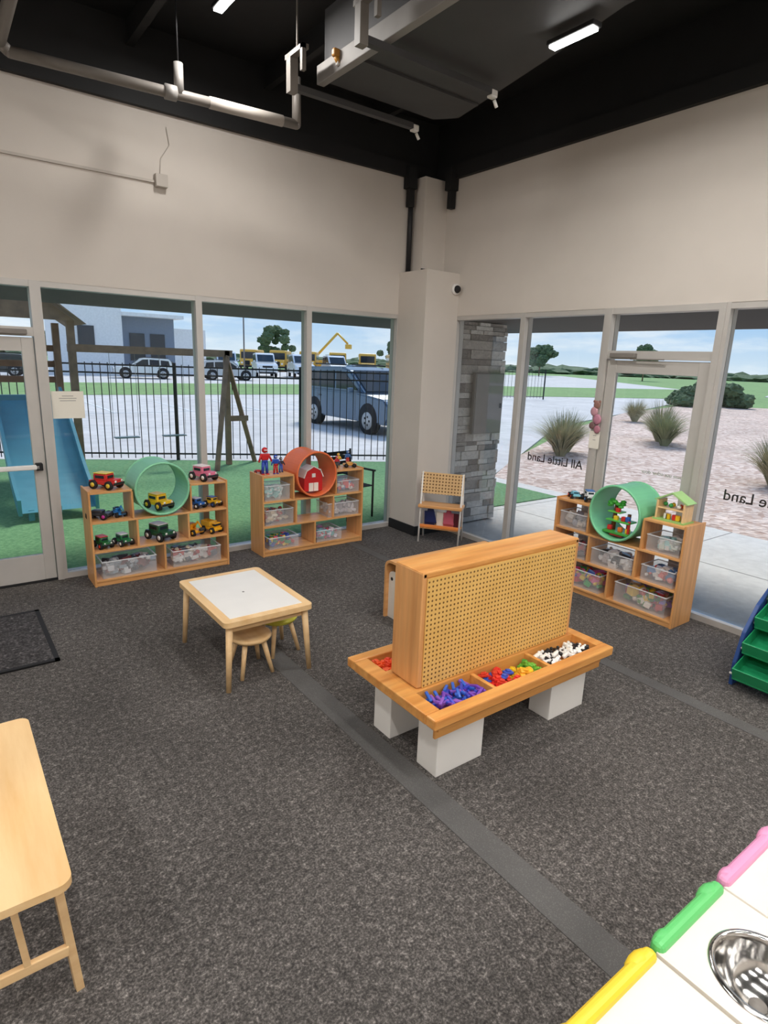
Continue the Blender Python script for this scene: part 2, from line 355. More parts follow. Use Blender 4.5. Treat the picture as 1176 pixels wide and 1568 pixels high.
# ------------------------------------------------------------ toys
def rcol(): return random.choice([(214,48,40),(40,90,190),(240,190,40),(60,160,80),(235,120,40),(230,230,225),(120,80,170),(40,40,44),(225,120,160)])
def T(frame,lx,ly,z):
    (ox,oy,rz)=frame; c,s=math.cos(rz),math.sin(rz); return (ox+lx*c-ly*s,oy+lx*s+ly*c,z)
def toy_truck(frame,lx,ly,z,L,c1,c2,rz=0,kind='jeep'):
    b=B(); W=L*0.5; r=L*0.15; g=r*0.9
    for sx in(-0.3,0.3):
        for sy in(-1,1):
            b.cyl((sx*L,sy*W*0.5-0.01*sy,r),(sx*L,sy*W*0.5+sy*0.012,r),r,M['rubber'],16); b.cyl((sx*L,sy*W*0.5+sy*0.012,r),(sx*L,sy*W*0.5+sy*0.015,r),r*0.5,pc(c2),12)
    b.box((0,0,g+L*0.08),(L,W*0.92,L*0.14),pc(c1),0.008)
    if kind=='jeep':
        b.box((-L*0.08,0,g+L*0.25),(L*0.52,W*0.82,L*0.24),pc(c1),0.012); b.box((-L*0.08,0,g+L*0.27),(L*0.525,W*0.6,L*0.12),M['carglass'],0.004); b.box((-L*0.08,0,g+L*0.27),(L*0.36,W*0.83,L*0.12),M['carglass'],0.004)
        b.box((-L*0.08,0,g+L*0.385),(L*0.5,W*0.8,L*0.03),pc(c2),0.006); b.box((L*0.34,0,g+L*0.17),(L*0.3,W*0.8,L*0.08),pc(c1),0.008)
        b.box((L*0.5,0,g+L*0.07),(L*0.05,W,L*0.08),pc((40,40,44)),0.004)
        for s in(-1,1): b.cyl((L*0.49,s*W*0.3,g+L*0.15),(L*0.51,s*W*0.3,g+L*0.15),L*0.04,M['white'],10)
    elif kind=='dump':
        b.box((L*0.3,0,g+L*0.26),(L*0.28,W*0.8,L*0.26),pc(c1),0.01); b.box((L*0.36,0,g+L*0.3),(L*0.2,W*0.82,L*0.1),M['carglass'],0.003)
        for y in(-1,1): b.box((-L*0.2,y*W*0.44,g+L*0.3),(L*0.6,0.006,L*0.22),pc(c2),0.002)
        b.box((-L*0.2,0,g+L*0.19),(L*0.6,W*0.9,0.008),pc(c2)); b.box((-L*0.5,0,g+L*0.3),(0.008,W*0.9,L*0.22),pc(c2)); b.box((L*0.1,0,g+L*0.3),(0.008,W*0.9,L*0.25),pc(c2))
    elif kind=='digger':
        b.box((-L*0.15,0,g+L*0.26),(L*0.36,W*0.7,L*0.26),pc(c1),0.008); b.box((-L*0.12,0,g+L*0.34),(L*0.25,W*0.72,L*0.1),M['carglass'],0.003)
        b.cyl((L*0.05,0,g+L*0.2),(L*0.35,0,g+L*0.55),L*0.045,pc(c1),8); b.cyl((L*0.35,0,g+L*0.55),(L*0.58,0,g+L*0.3),L*0.04,pc(c1),8); b.box((L*0.6,0,g+L*0.2),(L*0.12,W*0.5,L*0.14),pc((60,60,60)),0.005)
    else: # low car
        b.box((-L*0.03,0,g+L*0.19),(L*0.5,W*0.75,L*0.14),pc(c1),0.015); b.box((-L*0.03,0,g+L*0.2),(L*0.51,W*0.6,L*0.08),M['carglass'],0.004)
    x,y,zz=T(frame,lx,ly,z+0.001); return b.done('toy_'+{'jeep':'jeep','dump':'dump_truck','digger':'excavator','car':'car'}[kind],(x,y,zz),frame[2]+rz)
def figure(frame,lx,ly,z,h,c1,c2,name='action_figure'):
    b=B()
    for s in(-1,1):
        b.cyl((s*h*0.09,0,0.0),(s*h*0.06,0,h*0.45),h*0.05,pc(c2),8,h*0.065); b.box((s*h*0.09,-h*0.03,h*0.02),(h*0.09,h*0.16,h*0.04),pc(c1),0.003)
        b.cyl((s*h*0.13,0,h*0.74),(s*h*0.24,-h*0.05,h*0.5),h*0.045,pc(c1),8,h*0.035)
        b.sph((s*h*0.24,-h*0.05,h*0.49),h*0.045,pc(c1),sub=1)
    b.box((0,0,h*0.64),(h*0.28,h*0.15,h*0.24),pc(c1),h*0.04); b.box((0,0,h*0.49),(h*0.2,h*0.13,h*0.1),pc(c2),h*0.03); b.sph((0,0,h*0.88),h*0.11,pc(c1)); b.box((0,-h*0.1,h*0.89),(h*0.12,0.004,h*0.04),pc((240,240,240)),0.001)
    b.done(name,T(frame,lx,ly,z),frame[2])
def junk(b,x0,x1,y0,y1,z0,z1,n,cols=None,size=0.035):
    for i in range(n):
        c=pc(cols[i%len(cols)] if cols else rcol()); s=size*random.uniform(0.6,1.3)
        hz=z0+s*0.5+(z1-z0-s*0.5)*random.random()
        p=(random.uniform(x0+s*0.8,x1-s*0.8),random.uniform(y0+s*0.8,y1-s*0.8),hz)
        R=Matrix.Rotation(random.uniform(0,PI),4,'Z')@Matrix.Rotation(random.uniform(-0.5,0.5),4,'X')
        k=random.random()
        if k<0.45: b.box(p,(s*1.3,s*0.7,s*0.6),c,0.004,R)
        elif k<0.7: b.sph(p,s*0.5,c,sub=1)
        elif k<0.85: b.box(p,(s,s,s),c,0.005,R)
        else: b.cyl(p,(p[0]+s*random.uniform(-.5,.5),p[1]+s*random.uniform(-0.4,0.4),p[2]+s*0.4),s*0.25,c,8)
def bin_(frame,cx,cy,z,w,d,h,cols=None,lid=False,n=60,name='storage_bin'):
    b=B(); C=M['clear']; t=0.003
    b.bx((-w/2,-d/2,0),(w/2,d/2,t),C); 
    for s in(-1,1):
        b.box((s*(w/2-t/2),0,h/2),(t,d,h),C); b.box((0,s*(d/2-t/2),h/2),(w-2*t,t,h),C)
        b.box((s*(w/2-0.002),0,h),(0.012,d+0.008,0.009),M['rim'],0.003); b.box((0,s*(d/2-0.002),h),(w-0.01,0.012,0.009),M['rim'],0.003)
    junk(b,-w/2+t,w/2-t,-d/2+t,d/2-t,t,h*0.8,int(n*w*d/0.085)+14,cols,0.065 if w>0.35 else 0.052)
    if lid: b.bx((-w/2-0.003,-d/2-0.003,h+0.005),(w/2+0.003,d/2+0.003,h+0.015),M['clear'],0.003)
    b.done(name,T(frame,cx,cy,z+0.001),frame[2])
# ------------------------------------------------------------ cube shelves with tunnel
BZ=[0.05,0.31,0.57,0.83]; SW=1.22; SD=0.30
def shelf(frame,tubecol):
    b=B(); t=0.018; o=M['oak']; oz=M['oakz']
    for x in(t/2,SW-t/2): b.box((x,SD/2,0.425),(t,SD,0.85),oz,0.003)
    for z in BZ[:3]: b.box((SW/2,SD/2,z),(SW-2*t,SD-0.004,t),o,0.002)
    b.box((0.0+t+0.17,SD/2,BZ[3]),(0.338,SD-0.004,t),o,0.002); b.box((SW-t-0.17,SD/2,BZ[3]),(0.338,SD-0.004,t),o,0.002)
    b.box((SW/2,0.02,0.021),(SW-2*t,0.016,0.04),o); b.box((SW/2,SD-0.02,0.021),(SW-2*t,0.016,0.04),o)
    for x in(0.353,SW-0.353): 
        b.box((x,SD/2,0.70),(t,SD-0.006,0.24),oz,0.002); b.box((x+(0.03 if x<0.6 else -0.03),SD/2,0.44),(t,SD-0.006,0.24),oz,0.002)
    b.box((SW/2,SD/2,0.18),(t,SD-0.006,0.24),oz,0.002)
    b.done('toy_shelf',(frame[0],frame[1],0),frame[2])
    b=B(); m=pc(tubecol,0.4); b.ring((0,0,0),(0,1,0),0.236,0.224,0.34,m)
    b.torus((0,-0.17,0),(0,1,0),0.232,0.011,m); b.torus((0,0.17,0),(0,1,0),0.232,0.011,m)
    b.done('play_tunnel_ring',T(frame,SW/2,SD/2,0.579+0.244),frame[2])
S1=(-3.95,-0.37,0.0); S2=(-2.36,-0.35,0.0); S3=(-0.37,-2.37,-PI/2)
shelf(S1,(136,206,164)); shelf(S2,(232,116,66)); shelf(S3,(122,200,152))
z0,z1,z2,z3=[z+0.009 for z in BZ]
Tz=0.579+0.02
# shelf 1
toy_truck(S1,0.18,0.14,z3,0.26,(205,50,45),(236,205,70),-0.9,'jeep')
toy_truck(S1,1.04,0.14,z3,0.26,(226,120,150),(250,235,235),-1.2,'jeep')
toy_truck(S1,0.61,0.12,Tz+0.016,0.26,(236,190,40),(236,190,40),-1.2,'jeep')
toy_truck(S1,0.10,0.13,z2,0.2,(60,64,72),(200,60,160),-0.6,'car'); toy_truck(S1,0.26,0.14,z2,0.15,(50,130,200),(40,40,44),-1.3,'digger')
toy_truck(S1,0.96,0.13,z2,0.18,(50,110,190),(230,230,230),-1.2,'jeep'); toy_truck(S1,1.12,0.13,z2,0.17,(240,190,40),(50,80,160),-1.2,'jeep')
toy_truck(S1,0.11,0.12,z1,0.19,(40,110,60),(230,60,40),-1.3,'jeep'); toy_truck(S1,0.28,0.12,z1,0.19,(40,120,70),(240,240,235),-1.3,'jeep')
toy_truck(S1,0.61,0.13,z1,0.28,(40,90,60),(240,240,240),-1.2,'jeep'); toy_truck(S1,0.92,0.14,z1,0.2,(240,170,40),(240,190,60),-1.2,'digger'); toy_truck(S1,1.10,0.13,z1,0.2,(242,180,40),(240,190,60),-1.2,'dump')
bin_(S1,0.30,0.145,z0,0.46,0.26,0.15,[(60,60,70),(220,220,225),(120,60,60),(210,210,215),(150,160,170)]); bin_(S1,0.91,0.145,z0,0.46,0.26,0.15,[(235,235,235),(190,60,50),(90,90,100),(220,210,190),(225,225,225)])
# shelf 2
figure(S2,0.09,0.13,z3,0.28,(205,40,45),(40,70,170)); figure(S2,0.20,0.11,z3,0.2,(40,80,180),(180,40,40)); figure(S2,0.29,0.17,z3,0.16,(60,60,70),(60,90,180)); toy_truck(S2,0.06,0.22,z3,0.09,(200,50,40),(200,40,40),-0.4,'car')
figure(S2,0.94,0.12,z3,0.14,(190,50,60),(60,60,60)); toy_truck(S2,1.11,0.12,z3,0.15,(210,150,60),(40,40,44),-0.4,'car'); figure(S2,1.03,0.23,z3,0.15,(230,180,60),(80,90,120)); figure(S2,1.16,0.24,z3,0.17,(70,110,170),(190,60,50))
bin_(S2,0.18,0.15,z2,0.28,0.24,0.15,[(190,225,225),(140,200,200),(225,235,235)],True); bin_(S2,1.04,0.15,z2,0.28,0.24,0.13,[(120,150,200),(220,60,60),(235,235,235)],True)
bin_(S2,0.20,0.15,z1,0.32,0.25,0.16,[(225,215,195),(180,70,60),(90,90,100),(210,190,160)]); bin_(S2,0.98,0.15,z1,0.40,0.25,0.15,[(190,180,185),(170,160,165),(220,210,210)])
bin_(S2,0.25,0.15,z0,0.34,0.25,0.12,[(60,150,90),(220,60,50),(60,90,180),(240,200,60)]) 
bin_(S2,0.80,0.15,z0,0.32,0.25,0.12,[(210,140,190),(120,200,200),(200,60,70),(240,230,240)])
# toy barn in orange tunnel
b=B(); rd=pc((200,40,42)); b.bx((-0.11,-0.07,0),(0.11,0.07,0.15),rd,0.004)
b.prism([(-0.11,0.15),(0.11,0.15),(0.08,0.22),(0,0.26),(-0.08,0.22)],'y',-0.07,0.07,rd)
for s in(-1,1):
    b.prism([(s*0.122,0.148),(s*0.086,0.232),(s*0.08,0.222),(s*0.112,0.146)],'y',-0.08,0.08,pc((235,232,225))); b.prism([(s*0.088,0.226),(0,0.27),(0,0.26),(s*0.084,0.216)],'y',-0.08,0.08,pc((235,232,225)))
for x in(-0.03,0.03): b.bx((x-0.026,-0.076,0.0),(x+0.026,-0.07,0.09),pc((240,235,225)))
b.bx((-0.02,-0.078,0.15),(0.02,-0.07,0.19),M['white'])
b.done('toy_barn',T(S2,0.61,0.12,Tz+0.031),0.0)
# shelf 3
for lx,ly,zz,L,c1,c2,k in [(0.10,0.13,z3,0.15,(120,190,210),(220,60,50),'car'),(0.25,0.14,z3,0.18,(230,230,230),(60,120,190),'jeep')]: toy_truck(S3,lx,ly,zz,L,c1,c2,-0.7,k)
b=B(); b.box((0,0,0.03),(0.24,0.16,0.02),pc((70,160,70)),0.005)
b.cyl((-0.07,0,0.03),(-0.06,0,0.26),0.022,pc((120,70,40)),10,0.015); b.cyl((0.07,0,0.03),(0.07,0,0.2),0.016,pc((120,70,40)),10)
b.box((0,0,0.13),(0.22,0.13,0.014),pc((90,190,80)),0.005); b.box((-0.05,0,0.2),(0.12,0.1,0.012),pc((110,200,80)),0.005)
for i in range(12): a=i*0.52; b.sph((-0.06+0.06*math.cos(a),0.03*math.sin(a),0.27+0.02*math.sin(3*a)),0.028,pc(random.choice([(70,180,70),(90,200,80)])),(1,1,0.6),1)
for x,z,c in((0.04,0.155,(210,50,45)),(-0.03,0.15,(240,200,50)),(0.08,0.16,(50,100,190)),(-0.08,0.06,(210,50,45)),(0.02,0.06,(230,120,50)),(0.09,0.06,(240,200,50)),(-0.02,0.22,(210,50,45))): b.box((x,-0.03,z),(0.04,0.035,0.045),pc(c),0.01)
b.box((0.1,-0.04,0.09),(0.02,0.02,0.12),pc((210,50,45)),0.004); b.box((0.0,0.0,0.015),(0.12,0.12,0.03),pc((200,50,45)),0.004)
b.done('toy_treehouse',T(S3,0.61,0.1,Tz+0.016),-PI/2)
b=B(); b.bx((-0.13,-0.08,0),(0.13,0.08,0.012),pc((150,200,120)));
for s in(-0.11,0.11): b.box((s,0,0.08),(0.015,0.14,0.16),M['birch'],0.003)
b.box((0,0,0.1),(0.22,0.14,0.01),M['birch'],0.003)
for s in(-1,1): b.prism([(s*0.13,0.155),(0,0.225),(0,0.238),(s*0.138,0.163)],'y',-0.07,0.07,pc((170,214,140)))
for i in range(6): b.sph((random.uniform(-.08,.08),random.uniform(-.05,.03),0.125),0.02,pc(rcol()),sub=1)
for i in range(4): b.box((random.uniform(-.08,.08),-0.03,0.035),(0.035,0.03,0.045),pc(rcol()),0.005)
b.done('toy_dollhouse',T(S3,1.03,0.14,z3),-PI/2)
bin_(S3,0.18,0.15,z2,0.28,0.24,0.14,[(200,190,180),(140,140,150),(220,215,210)]); bin_(S3,1.04,0.15,z2,0.28,0.24,0.13,[(150,200,200),(225,225,225),(200,210,200)])
bin_(S3,0.20,0.15,z1,0.3,0.25,0.15,[(110,100,100),(180,60,60),(220,215,210)]); bin_(S3,0.61,0.15,z1,0.40,0.25,0.14,[(40,40,44),(230,230,230),(190,180,180)]); bin_(S3,1.03,0.15,z1,0.28,0.25,0.13,[(220,110,100),(90,130,180),(230,225,220)])
bin_(S3,0.32,0.15,z0,0.42,0.26,0.16,[(210,50,50),(60,90,190),(60,170,80),(225,90,150),(240,200,60)]); bin_(S3,0.91,0.15,z0,0.46,0.26,0.17,[(150,100,70),(190,60,60),(80,140,60),(130,90,190),(240,200,60),(230,220,210)],n=45)
# ------------------------------------------------------------ corner stand
b=B(); W=0.46; Dp=0.2; o=M['oak']
for s in(0,W):
    b.cyl((s,-0.05,0),(s,0.04,0.8),0.011,M['white'],8); b.cyl((s,Dp,0),(s,0.06,0.8),0.011,M['white'],8)
b.box((W/2,0.03,0.68),(W+0.03,0.014,0.24),M['peg2'],0.003,Matrix.Rotation(-0.12,4,'X'))
b.box((W/2,0.05,0.42),(W+0.04,Dp+0.02,0.035),o,0.006); b.box((W/2,0.08,0.16),(W,Dp,0.015),o,0.003)
b.box((W/2,-0.03,0.19),(W,0.012,0.035),pc((236,140,70)),0.003)
for x,w,c in((0.10,0.12,(40,50,100)),(0.22,0.08,(240,235,225)),(0.32,0.12,(206,110,120)),(0.41,0.06,(90,40,50))):
    b.box((x,0.05,0.26),(w,0.012,0.18),pc(c),0.002,Matrix.Rotation(0.15,4,'X'))
b.prism([(0.05,0.22),(0.19,0.22),(0.15,0.38),(0.08,0.38)],'y',0.02,0.03,pc((30,40,90))); b.prism([(0.26,0.22),(0.39,0.22),(0.35,0.38),(0.3,0.38)],'y',0.02,0.03,pc((190,90,110)))
b.done('book_display_stand',(-0.55,-0.66,0),-0.93)
# ------------------------------------------------------------ play table + stools
b=B(); tx0,tx1,ty0,ty1=-3.67,-3.07,-2.60,-1.76; H=0.46
b.rbox(tx0,tx1,ty0,ty1,H-0.034,H,0.035,M['birchy'])
b.box(((tx0+tx1)/2,(ty0+ty1)/2,H+0.0005),(tx1-tx0-0.11,ty1-ty0-0.11,0.003),M['white'])
b.cyl(((tx0+tx1)/2,(ty0+ty1)/2,H+0.001),((tx0+tx1)/2,(ty0+ty1)/2,H+0.003),0.008,M['pipe'])
for sx,x in((-1,tx0+0.045),(1,tx1-0.045)):
    for sy,y in((-1,ty0+0.045),(1,ty1-0.045)):
        b.cyl((x+sx*0.025,y+sy*0.025,0),(x,y,H-0.03),0.016,M['birch'],14,0.022)
for y in(ty0+0.06,ty1-0.06): b.box(((tx0+tx1)/2,y,H-0.06),(tx1-tx0-0.12,0.018,0.05),M['birch'])
b.done('activity_table')
def stool(x,y,rz=0,top=None):
    b=B(); h=0.26
    b.lathe([(0,h-0.012),(0.07,h-0.008),(0.12,h),(0.135,h-0.004),(0.138,h-0.015),(0.125,h-0.032),(0,h-0.035)],(0,0,0),M['birchy'] if top is None else pc(top))
    for i in range(4):
        a=PI/4+i*PI/2; b.cyl((0.15*math.cos(a),0.15*math.sin(a),0),(0.085*math.cos(a),0.085*math.sin(a),h-0.03),0.013,M['birch'],12,0.018)
    b.done('kids_stool',(x,y,0),rz)
stool(-3.42,-2.39,0.0); stool(-3.14,-2.22,0.1,(205,200,70))
# ------------------------------------------------------------ sensory table
ax0,ax1,ay0,ay1,TZ=-3.20,-1.78,-3.95,-3.20,0.385
cx,cy=(ax0+ax1)/2,(ay0+ay1)/2
b=B(); am=M['amber']; w=0.07; th=0.055
ox,oy=cx,cy
def L(x,y,z): return (x-ox,y-oy,z)
b.bx(L(ax0,ay0,TZ-th),L(ax1,ay0+w,TZ),am,0.008); b.bx(L(ax0,ay1-w,TZ-th),L(ax1,ay1,TZ),am,0.008)
b.bx(L(ax0,ay0+w,TZ-th),L(ax0+w+0.02,ay1-w,TZ-0.001),am,0.005); b.bx(L(ax1-w,ay0+w,TZ-th),L(ax1,ay1-w,TZ-0.001),am,0.005)
b.bx(L(ax0+0.05,ay0+0.05,TZ-0.14),L(ax1-0.05,ay0+0.065,TZ-0.05),am); 
b.bx(L(ax0+0.06,ay0+0.04,TZ-0.10),L(ax1-0.06,ay1-0.04,TZ-0.088),am)
for x in(-2.72,-2.28): b.bx(L(x-0.012,ay0+w,TZ-0.09),L(x+0.012,ay1-w,TZ-0.012),am,0.003)
b.bx(L(ax0+w,-3.70,TZ-0.09),L(ax1-w,-3.44,TZ-0.004),am)
for x0_,y0_ in((-3.11,-3.88),(-3.11,-3.5),(-2.23,-3.87),(-2.23,-3.5)):
    b.bx(L(x0_,y0_,0),L(x0_+0.32,y0_+0.15,TZ-0.10),M['white'],0.004)
b.done('sensory_table',(cx,cy,0))
b=B(); px0,px1,py0,py1,PT=-3.09,-1.86,-3.68,-3.46,1.005
pcx=(px0+px1)/2; 
def L2(x,y,z): return (x-pcx,y-py0,z)
zb=TZ+0.001
b.bx(L2(px0,py0,zb),L2(px0+0.03,py1,PT),M['oakz'],0.006); b.bx(L2(px1-0.03,py0,zb),L2(px1,py1,PT),M['oakz'],0.006)
b.bx(L2(px0+0.001,py0,PT-0.03),L2(px1-0.001,py1,PT+0.004),M['amber'],0.008)
b.bx(L2(px0+0.03,py0-0.004,zb),L2(px1-0.03,py0+0.01,PT-0.03),M['peg']); b.bx(L2(px0+0.03,py1-0.01,zb),L2(px1-0.03,py1,PT-0.03),M['peg'])
b.done('pegboard_box',(pcx,py0,0))
def pile(name,x0,x1,y0,y1,n,cols,kind):
    b=B(); mx,my=(x0+x1)/2,(y0+y1)/2
    for i in range(n):
        c=pc(cols[i%len(cols)]); p=(random.uniform(x0+0.02,x1-0.02)-mx,random.uniform(y0+0.02,y1-0.02)-my,TZ-0.08+random.uniform(0,0.06))
        R=Matrix.Rotation(random.uniform(0,PI),4,'Z')@Matrix.Rotation(random.uniform(-0.5,0.5),4,'Y')
        if kind=='peg': b.box(p,(0.06,0.016,0.016),c,0.004,R)
        elif kind=='car': 
            b.box(p,(0.06,0.03,0.015),c,0.004,R); b.box((p[0],p[1],p[2]+0.012),(0.03,0.024,0.012),c,0.004,R)
        else:
            b.box(p,(0.045,0.024,0.022),c,0.008,R); b.sph((p[0]+0.018,p[1],p[2]+0.012),0.011,c,sub=1)
    b.done(name,(mx,my,0))
pile('toy_peg_pile',-3.10,-2.74,-3.875,-3.705,95,[(60,70,190),(110,60,170),(50,100,200),(140,90,190)],'peg')
pile('toy_car_pile',-2.70,-2.5,-3.875,-3.705,28,[(220,50,40),(215,60,40),(60,90,190)],'car')
pile('toy_car_pile',-2.5,-2.38,-3.875,-3.705,18,[(240,200,40),(240,170,40)],'car')
pile('toy_car_pile',-2.38,-2.3,-3.875,-3.705,12,[(110,180,60),(70,150,60)],'car')
pile('toy_animal_pile',-2.26,-1.86,-3.875,-3.705,75,[(240,240,238),(30,30,34),(245,245,240)],'animal')
pile('toy_brick_pile',-3.10,-2.74,-3.43,-3.28,60,[(225,70,40),(235,90,40)],'car'); pile('toy_block_pile',-2.70,-2.3,-3.43,-3.28,40,[(60,160,80),(240,200,40)],'car')
# ------------------------------------------------------------ rounded cabinet behind
b=B(); x0,x1,y0,y1,h=0,1.05,-0.42,0,0.49; pts=[]
def rr(x0,x1,z0,z1,r,n=6):
    p=[(x1,z0),(x1,z1-r)]
    for i in range(1,n): a=i/n*PI/2; p.append((x1-r+r*math.cos(a),z1-r+r*math.sin(a)))
    p+= [(x1-r,z1),(x0+r,z1)]
    for i in range(1,n): a=PI/2+i/n*PI/2; p.append((x0+r+r*math.cos(a),z1-r+r*math.sin(a)))
    p+=[(x0,z1-r),(x0,z0)]; return p
outer=rr(y0,y1,0,h,0.07); inner=rr(y0+0.02,y1-0.02,0,h-0.02,0.055)
t=bmesh.new(); rows=[]
for x in(x0,x1): rows.append(([t.verts.new((x,*p)) for p in outer],[t.verts.new((x,*p)) for p in inner]))
n=len(outer)
for i in range(n-1):
    (o0,i0),(o1,i1)=rows
    t.faces.new((o0[i],o0[i+1],o1[i+1],o1[i])); t.faces.new((i0[i],i0[i+1],i1[i+1],i1[i]))
    t.faces.new((o0[i],o0[i+1],i0[i+1],i0[i])); t.faces.new((o1[i],o1[i+1],i1[i+1],i1[i]))
bmesh.ops.recalc_face_normals(t,faces=t.faces); b.add(t,M['oak'])
b.prism(rr(y0+0.021,y1-0.021,0.0,h-0.1,0.04),'x',0.03,0.045,M['cream']); b.prism(rr(y0+0.021,y1-0.021,0.0,h-0.1,0.04),'x',1.0,1.015,M['cream'])
for yy in(-0.06,-0.12): b.cyl((0.028,yy,0.33),(0.032,yy,0.33),0.014,M['rubber'])
b.done('play_cabinet',(-2.17,-2.16,0))
# ------------------------------------------------------------ bench lower-left
b=B(); bx0,bx1,by0,by1,bh=-5.18,-4.735,-4.10,-3.10,0.5
b.rbox(bx0,bx1,by0,by1,bh-0.026,bh,0.04,M['birchy'])
for s,y in((-1,by0+0.05),(1,by1-0.05)):
    for x in(bx0+0.04,bx1-0.04):
        b.cyl((x,y-s*0.0,bh-0.026),(x+(0.035 if x>-5 else -0.035),y-s*0.05,0),0.017,M['birch'],4)
    b.box(((bx0+bx1)/2,y-s*0.02,0.2),(bx1-bx0-0.05,0.02,0.035),M['birch'],0.003)
    b.cyl((-4.89,y,bh-0.026),(-4.87,y-s*0.02,0.21),0.013,M['birch'],4)
for x in(bx0+0.06,bx1-0.06): b.box((x,(by0+by1)/2,bh-0.045),(0.02,by1-by0-0.1,0.04),M['birch'])
b.done('wooden_bench')
# ------------------------------------------------------------ play sink counter lower-right
b=B(); cz=0.6; cyf=-5.235; SX,SY,SR=-3.455,-5.425,0.108
def mod(x0,x1,col,hole=False):
    cr=M['cream']
    if not hole:
        b.bx((x0+0.004,-5.72,cz-0.03),(x1-0.004,cyf-0.005,cz),cr,0.006); b.bx((x0+0.01,-5.71,0.0),(x1-0.01,cyf-0.02,cz-0.031),cr,0.004)
    else:
        X0_,X1_,Y0_,Y1_=x0+0.004,x1-0.004,-5.72,cyf-0.005
        angs=sorted([2*PI*i/48 for i in range(48)]+[math.atan2(yy-SY,xx-SX)%(2*PI) for xx in(X0_,X1_) for yy in(Y0_,Y1_)])
        t=bmesh.new(); rows=[]
        for a in angs:
            c,s=math.cos(a),math.sin(a); k=min([(X1_-SX)/c if c>1e-6 else 9,(X0_-SX)/c if c<-1e-6 else 9,(Y1_-SY)/s if s>1e-6 else 9,(Y0_-SY)/s if s<-1e-6 else 9])
            rows.append([t.verts.new((SX+SR*c,SY+SR*s,cz-0.03)),t.verts.new((SX+SR*c,SY+SR*s,cz)),t.verts.new((SX+k*c,SY+k*s,cz)),t.verts.new((SX+k*c,SY+k*s,cz-0.03))])
        for i in range(len(rows)):
            p,q=rows[i],rows[(i+1)%len(rows)]
            for j in range(3): t.faces.new((p[j],q[j],q[j+1],p[j+1]))
        bmesh.ops.recalc_face_normals(t,faces=t.faces); b.add(t,cr)
        b.bx((x0+0.01,-5.71,0.0),(x1-0.01,cyf-0.02,cz-0.17),cr); b.bx((x0+0.01,cyf-0.035,cz-0.17),(x1-0.01,cyf-0.02,cz-0.031),cr)
    b.box(((x0+x1)/2,cyf,cz-0.005),(x1-x0-0.012,0.038,0.05),pc(col,0.4),0.017,seg=3)
    b.sph((x1-0.06,cyf+0.006,cz+0.0),0.024,pc(col,0.4),(2.0,1,1)); b.sph((x0+0.05,cyf+0.004,cz+0.0),0.022,pc(col,0.4),(1.8,1,1))
mod(-4.02,-3.62,(240,205,50)); mod(-3.62,-3.275,(96,196,110),True); mod(-3.275,-2.90,(226,150,190)); mod(-2.90,-2.5,(240,130,50))
k=SR/0.119
b.lathe([(r*k,z) for r,z in[(0.0,-0.095),(0.03,-0.094),(0.06,-0.088),(0.085,-0.072),(0.105,-0.045),(0.116,-0.012),(0.119,0.001),(0.124,0.006),(0.134,0.005),(0.137,0.001)]],(SX,SY,cz),M['steel'],48)
b.cyl((SX,SY,cz-0.094),(SX,SY,cz-0.09),0.02,M['pipe'],20)
b.done('play_sink_counter')
# ------------------------------------------------------------ toy rack right edge
b=B(); nav=pc((34,70,132),0.4)
for y in(-4.27,-5.15):
    b.prism([(-0.86,0.0),(-0.86,0.16),(-0.8,0.36),(-0.66,0.52),(-0.5,0.62),(-0.36,0.72),(-0.3,0.72),(-0.3,0)],'y',y-0.012,y+0.012,nav,0.003)
for i,(x,z) in enumerate([(-0.80,0.12),(-0.72,0.28),(-0.60,0.43),(-0.46,0.57)]):
    R=Matrix.Rotation(-0.35,4,'Y')
    b.cyl((x-0.1,-4.27,z-0.02),(x-0.1,-5.15,z-0.02),0.008,M['white'],8)
    for j in range(3):
        y=-4.42-j*0.28
        b.box((x,y,z),(0.26,0.25,0.012),pc((30,140,90)),0.003,R); 
        for s in(-1,1): b.box((x,y+s*0.122,z+0.04),(0.26,0.008,0.09),pc((30,140,90)),0.003,R)
        b.box((x-0.13,y,z+0.0),(0.012,0.25,0.08),pc((30,140,90)),0.003,R); b.box((x+0.13,y,z+0.06),(0.012,0.25,0.1),pc((30,140,90)),0.003,R)
b.done('toy_organizer_rack')
b=B(); b.bx((-5.35,-1.62,0.0),(-4.42,-0.66,0.012),M['mat'],0.004)
for (p,q) in(((-4.45,-1.62),(-4.42,-0.66)),((-5.35,-0.69),(-4.42,-0.66)),((-5.35,-1.62),(-4.42,-1.59))): b.bx((p[0],p[1],0.0),(q[0],q[1],0.014),M['rubber'])
b.done('door_mat')
# ------------------------------------------------------------ signs and decals
def sign(name,wall,a0,a1,z0,z1,d=-0.004,lines=6):
    b=B(); wbox(b,wall,a0,a1,d,d+0.001,z0,z1,M['paper'])
    for i in range(lines):
        z=z1-0.04-(i)*0.02; e=random.random()*0.05; wbox(b,wall,a0+0.05+e,a1-0.05-e,d-0.0006,d,z-0.0025,z+0.0025,M['ductlit'])
    b.done(name)
sign('window_notice','N',-4.09,-3.84,1.42,1.65,0.053,3)
sign('door_notice','E',-2.50,-2.39,1.28,1.44,-0.013,3)
b=B(); 
for (y,z,r,c) in((0,0.16,0.035,(150,110,100)),(0.02,0.1,0.04,(200,150,160)),(-0.02,0.03,0.045,(190,130,150)),(0.03,-0.03,0.03,(120,90,90)),(-0.03,-0.06,0.035,(180,120,135))): b.sph((0,y,z),r,pc(c),(0.25,1,1.1))
for s in(-1,1): b.sph((0,s*0.028,0.19),0.014,pc((150,110,100)),(0.3,1,1))
b.done('bear_door_ornament',(-0.025,-2.44,1.52))
